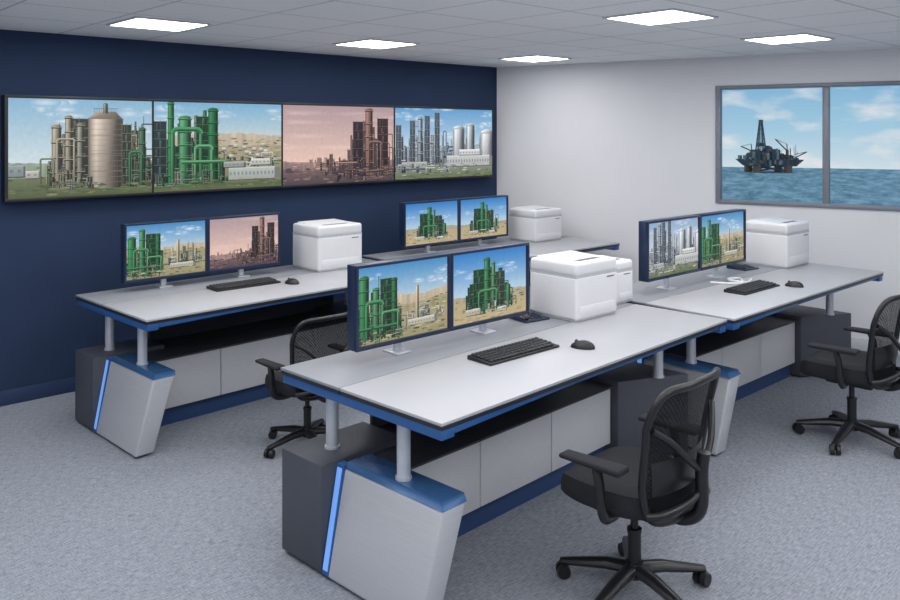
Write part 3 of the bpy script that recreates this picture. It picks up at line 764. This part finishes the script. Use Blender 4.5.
prof = [(.80, .415), (.95, .420), (1.0, .440), (1.0, .475), (.965, .500), (.85, .513), (.55, .510), (.2, .505)]
rings = []
for k, z in prof:
    ring = []
    for i in range(NS):
        x, y = sup(2 * math.pi * i / NS, .25 * k, .25 * k)
        zz = z + (.012 * (x / .245) ** 2 if z > .48 else 0) - (.03 * max(0, (y - .13) / .1) ** 2)
        ring.append(bm.verts.new((x, y + .035, zz)))
    rings.append(ring)
for A, B in zip(rings, rings[1:]):
    for i in range(NS): bm.faces.new((A[i], A[(i + 1) % NS], B[(i + 1) % NS], B[i]))
bm.faces.new(rings[0][::-1]); bm.faces.new(rings[-1])
obj("seat", bm, ['fabric'], ch)
# backrest: broad, tall, gently wrapped panel
def bw(v): return .195 + .062 * math.sin(min(1, v * 1.3) * math.pi * .5) - .03 * max(0, (v - .7) / .3) ** 2
def bpnt(u, v):
    z = .41 + .55 * v
    y = -.235 + .03 * math.sin(v * math.pi * .9) - .09 * v ** 1.4 + .055 * u * u
    return (u * bw(v), y, z)
def uv_out(t, k=1):
    c, s = math.cos(t), math.sin(t)
    return math.copysign(abs(c) ** .24, c) * k, .5 + .5 * math.copysign(abs(s) ** .24, s) * k
bm = bmesh.new(); tube(bm, [bpnt(*uv_out(2 * math.pi * (i + .5) / 112)) for i in range(112)], .016, 10, closed=True)
br = obj("backrest_frame", bm, ['blackm'], ch)
bm = bmesh.new(); NR, NT = 12, 112; prev = None
for j in range(NR + 1):
    k = j / NR; ring = []
    for i in range(NT):
        u, v = uv_out(2 * math.pi * (i + .5) / NT, k)
        ring.append(bm.verts.new(bpnt(u, v)))
    if prev:
        for i in range(NT): bm.faces.new((prev[i], prev[(i + 1) % NT], ring[(i + 1) % NT], ring[i]))
    prev = ring
bmesh.ops.remove_doubles(bm, verts=bm.verts, dist=.0004)
obj("backrest_mesh", bm, ['mesh'], ch)
bm = bmesh.new()
tube(bm, smooth_path([(0, -.10, .40), (0, -.22, .385), (0, -.30, .45), (0, -.305, .60), (0, -.315, .68)]), .026, 12)
for s in (-1, 1):
    tube(bm, smooth_path([(0, -.305, .60), (s * .10, -.29, .68), (s * .17, -.262, .75), (s * .24, -.225, .80)]), .014, 10)
    tube(bm, smooth_path([(0, -.30, .52), (s * .08, -.285, .49), (s * .17, -.235, .46), (s * .21, -.185, .45)]), .015, 10)
obj("back_support", bm, ['blackm'], ch)
bm = bmesh.new()
pr = None
for j in range(9):
    z = .52 + .14 * j / 8; v = (z - .41) / .55; ring = []
    for i in range(17):
        u = -.85 + 1.7 * i / 16; p = bpnt(u, v); bul = .014 * math.sin(math.pi * j / 8) * math.cos(u * 1.6)
        ring.append(bm.verts.new((p[0], p[1] - .006 - bul, z)))
    if pr:
        for i in range(16): bm.faces.new((pr[i], pr[i + 1], ring[i + 1], ring[i]))
    pr = ring
obj("lumbar_pad", bm, ['black'], ch)
for s in (-1, 1):
    bm = bmesh.new()
    tube(bm, smooth_path([(s * .10, -.02, .41), (s * .22, -.03, .405), (s * .295, -.04, .44), (s * .305, -.03, .56), (s * .30, -.01, .625)]), .018, 10, flat=1.3)
    arm = obj("armrest", bm, ['black'], ch)
    bm = bmesh.new()
    hexa(bm, [(s * .30 - .040, -.14, .622), (s * .30 + .040, -.14, .622), (s * .30 + .034, .15, .622), (s * .30 - .034, .15, .622)],
         [(s * .30 - .044, -.14, .650), (s * .30 + .044, -.14, .650), (s * .30 + .036, .15, .643), (s * .30 - .036, .15, .643)], .011, 3)
    obj("arm_pad", bm, ['fabric'], arm)
copy_thing(ch, (2.86, 4.44, 0), math.radians(0), sc=.9); copy_thing(ch, (5.50, 2.12, 0), math.radians(2), sc=1.03)

# ------------------------------------------------------------ outside
bm = bmesh.new(); bmesh.ops.create_circle(bm, cap_ends=True, radius=421, segments=160)
o = obj("sea", bm, ['sea'], smooth=False); o.location = (0, 0, -15); o.rotation_euler = (0, 0, math.radians(24)); o["label"] = "calm blue open sea outside the window"; o["category"] = "sea"; o["kind"] = "stuff"
rg = empty("oil_rig", "dark offshore oil rig with tall derrick standing in the sea", "oil rig", (335, 163, -15), math.radians(-42.7))
for x in (-7, 6):
    for y in (-5, 5):
        bm = bmesh.new(); cyl(bm, (x, y, -.5), (x, y, 4), 1.7, seg=12); obj("leg", bm, ['rigy'], rg)
rr = random.Random(8)
bm = bmesh.new()
hexa(bm, [(-9, -6, 2.6), (9, -6, 2.6), (9, 6, 2.6), (-9, 6, 2.6)], [(-12, -7, 5.4), (12, -7, 5.4), (12, 7, 5.4), (-12, 7, 5.4)])
for i in range(110):
    x = rr.uniform(-12, 11); w = rr.uniform(.3, 1.4); y = rr.uniform(-6, 3); hh = rr.uniform(.6, 5.5) * (1.15 - abs(x + 2) / 13)
    rbox(bm, x, x + w, y, y + 2, 5.4, 5.4 + max(.4, hh), mi=rr.choice([0, 0, 1, 2]))
for i in range(50):
    x = rr.uniform(-11, 10); rbox(bm, x, x + rr.uniform(.4, 1.3), -7.1, -6, rr.uniform(2.8, 4.2), 5.2, mi=rr.choice([0, 0, 1, 2]))
for i in range(18):
    x = rr.uniform(-11, 10); tube(bm, [(x, -6, 5), (x + rr.uniform(-.4, .4), -6, 5.4 + rr.uniform(3, 6.5))], .1, 5)
for s in (-1, 1):
    tube(bm, [(-7, -5 * s, 0.6), (6, -5 * s, 3.0)], .4, 6); tube(bm, [(6, -5 * s, 0.6), (-7, -5 * s, 3.0)], .4, 6)
tube(bm, [(11, 0, 6), (16, 0, 8.5)], .25, 5); tube(bm, [(11, 0, 7.5), (16, 0, 8.5)], .15, 5)
obj("platform_deck", bm, ['rig', 'rigy', 'rigl'], rg, smooth=False)
bm = bmesh.new()
def dp(sx, sy, t): k = 1.8 * (1 - t) + .5 * t; return (-3.5 + sx * k, sy * k, 7 + 14 * t)
for sx in (-1, 1):
    for sy in (-1, 1): tube(bm, [dp(sx, sy, 0), dp(sx, sy, 1)], .22, 6)
for i in range(7):
    t0, t1 = i / 7, (i + 1) / 7
    for (a, b2) in (((-1, -1), (1, -1)), ((1, -1), (1, 1)), ((1, 1), (-1, 1)), ((-1, 1), (-1, -1))):
        tube(bm, [dp(*a, t0), dp(*b2, t1)], .11, 5); tube(bm, [dp(*b2, t0), dp(*a, t1)], .11, 5); tube(bm, [dp(*a, t1), dp(*b2, t1)], .13, 5)
rbox(bm, -4.2, -2.8, -.7, .7, 21, 22.2); rbox(bm, -4.6, -2.4, -1.2, 1.2, 11, 12.4)
obj("derrick", bm, ['rig'], rg, smooth=False)
for (x, tx, tz_) in ((6.5, 1.5, 14), (-8.5, -13, 11)):
    bm = bmesh.new(); cyl(bm, (x, -3, 5.4), (x, -3, 9.5), .6, seg=10); tube(bm, [(x, -3, 9), (tx, -3, tz_)], .28, 6); tube(bm, [(x, -3, 9.5), (x - .2, -3, 12)], .2, 6); tube(bm, [(x - .2, -3, 12), (tx, -3, tz_)], .1, 5)
    obj("crane", bm, ['rigy'], rg, smooth=False)

# ------------------------------------------------------------ camera
cd = bpy.data.cameras.new("camera"); cam = bpy.data.objects.new("camera", cd); COL.objects.link(cam)
cam.location = (0, 0, 2.0); cam.rotation_euler = (math.radians(90), 0, math.radians(47.3 - 90))
cd.sensor_width = 36; cd.lens = 816 / 900 * 36; cd.shift_y = -168 / 900; cd.clip_end = 2000; cd.clip_start = 0.05
scene.camera = cam
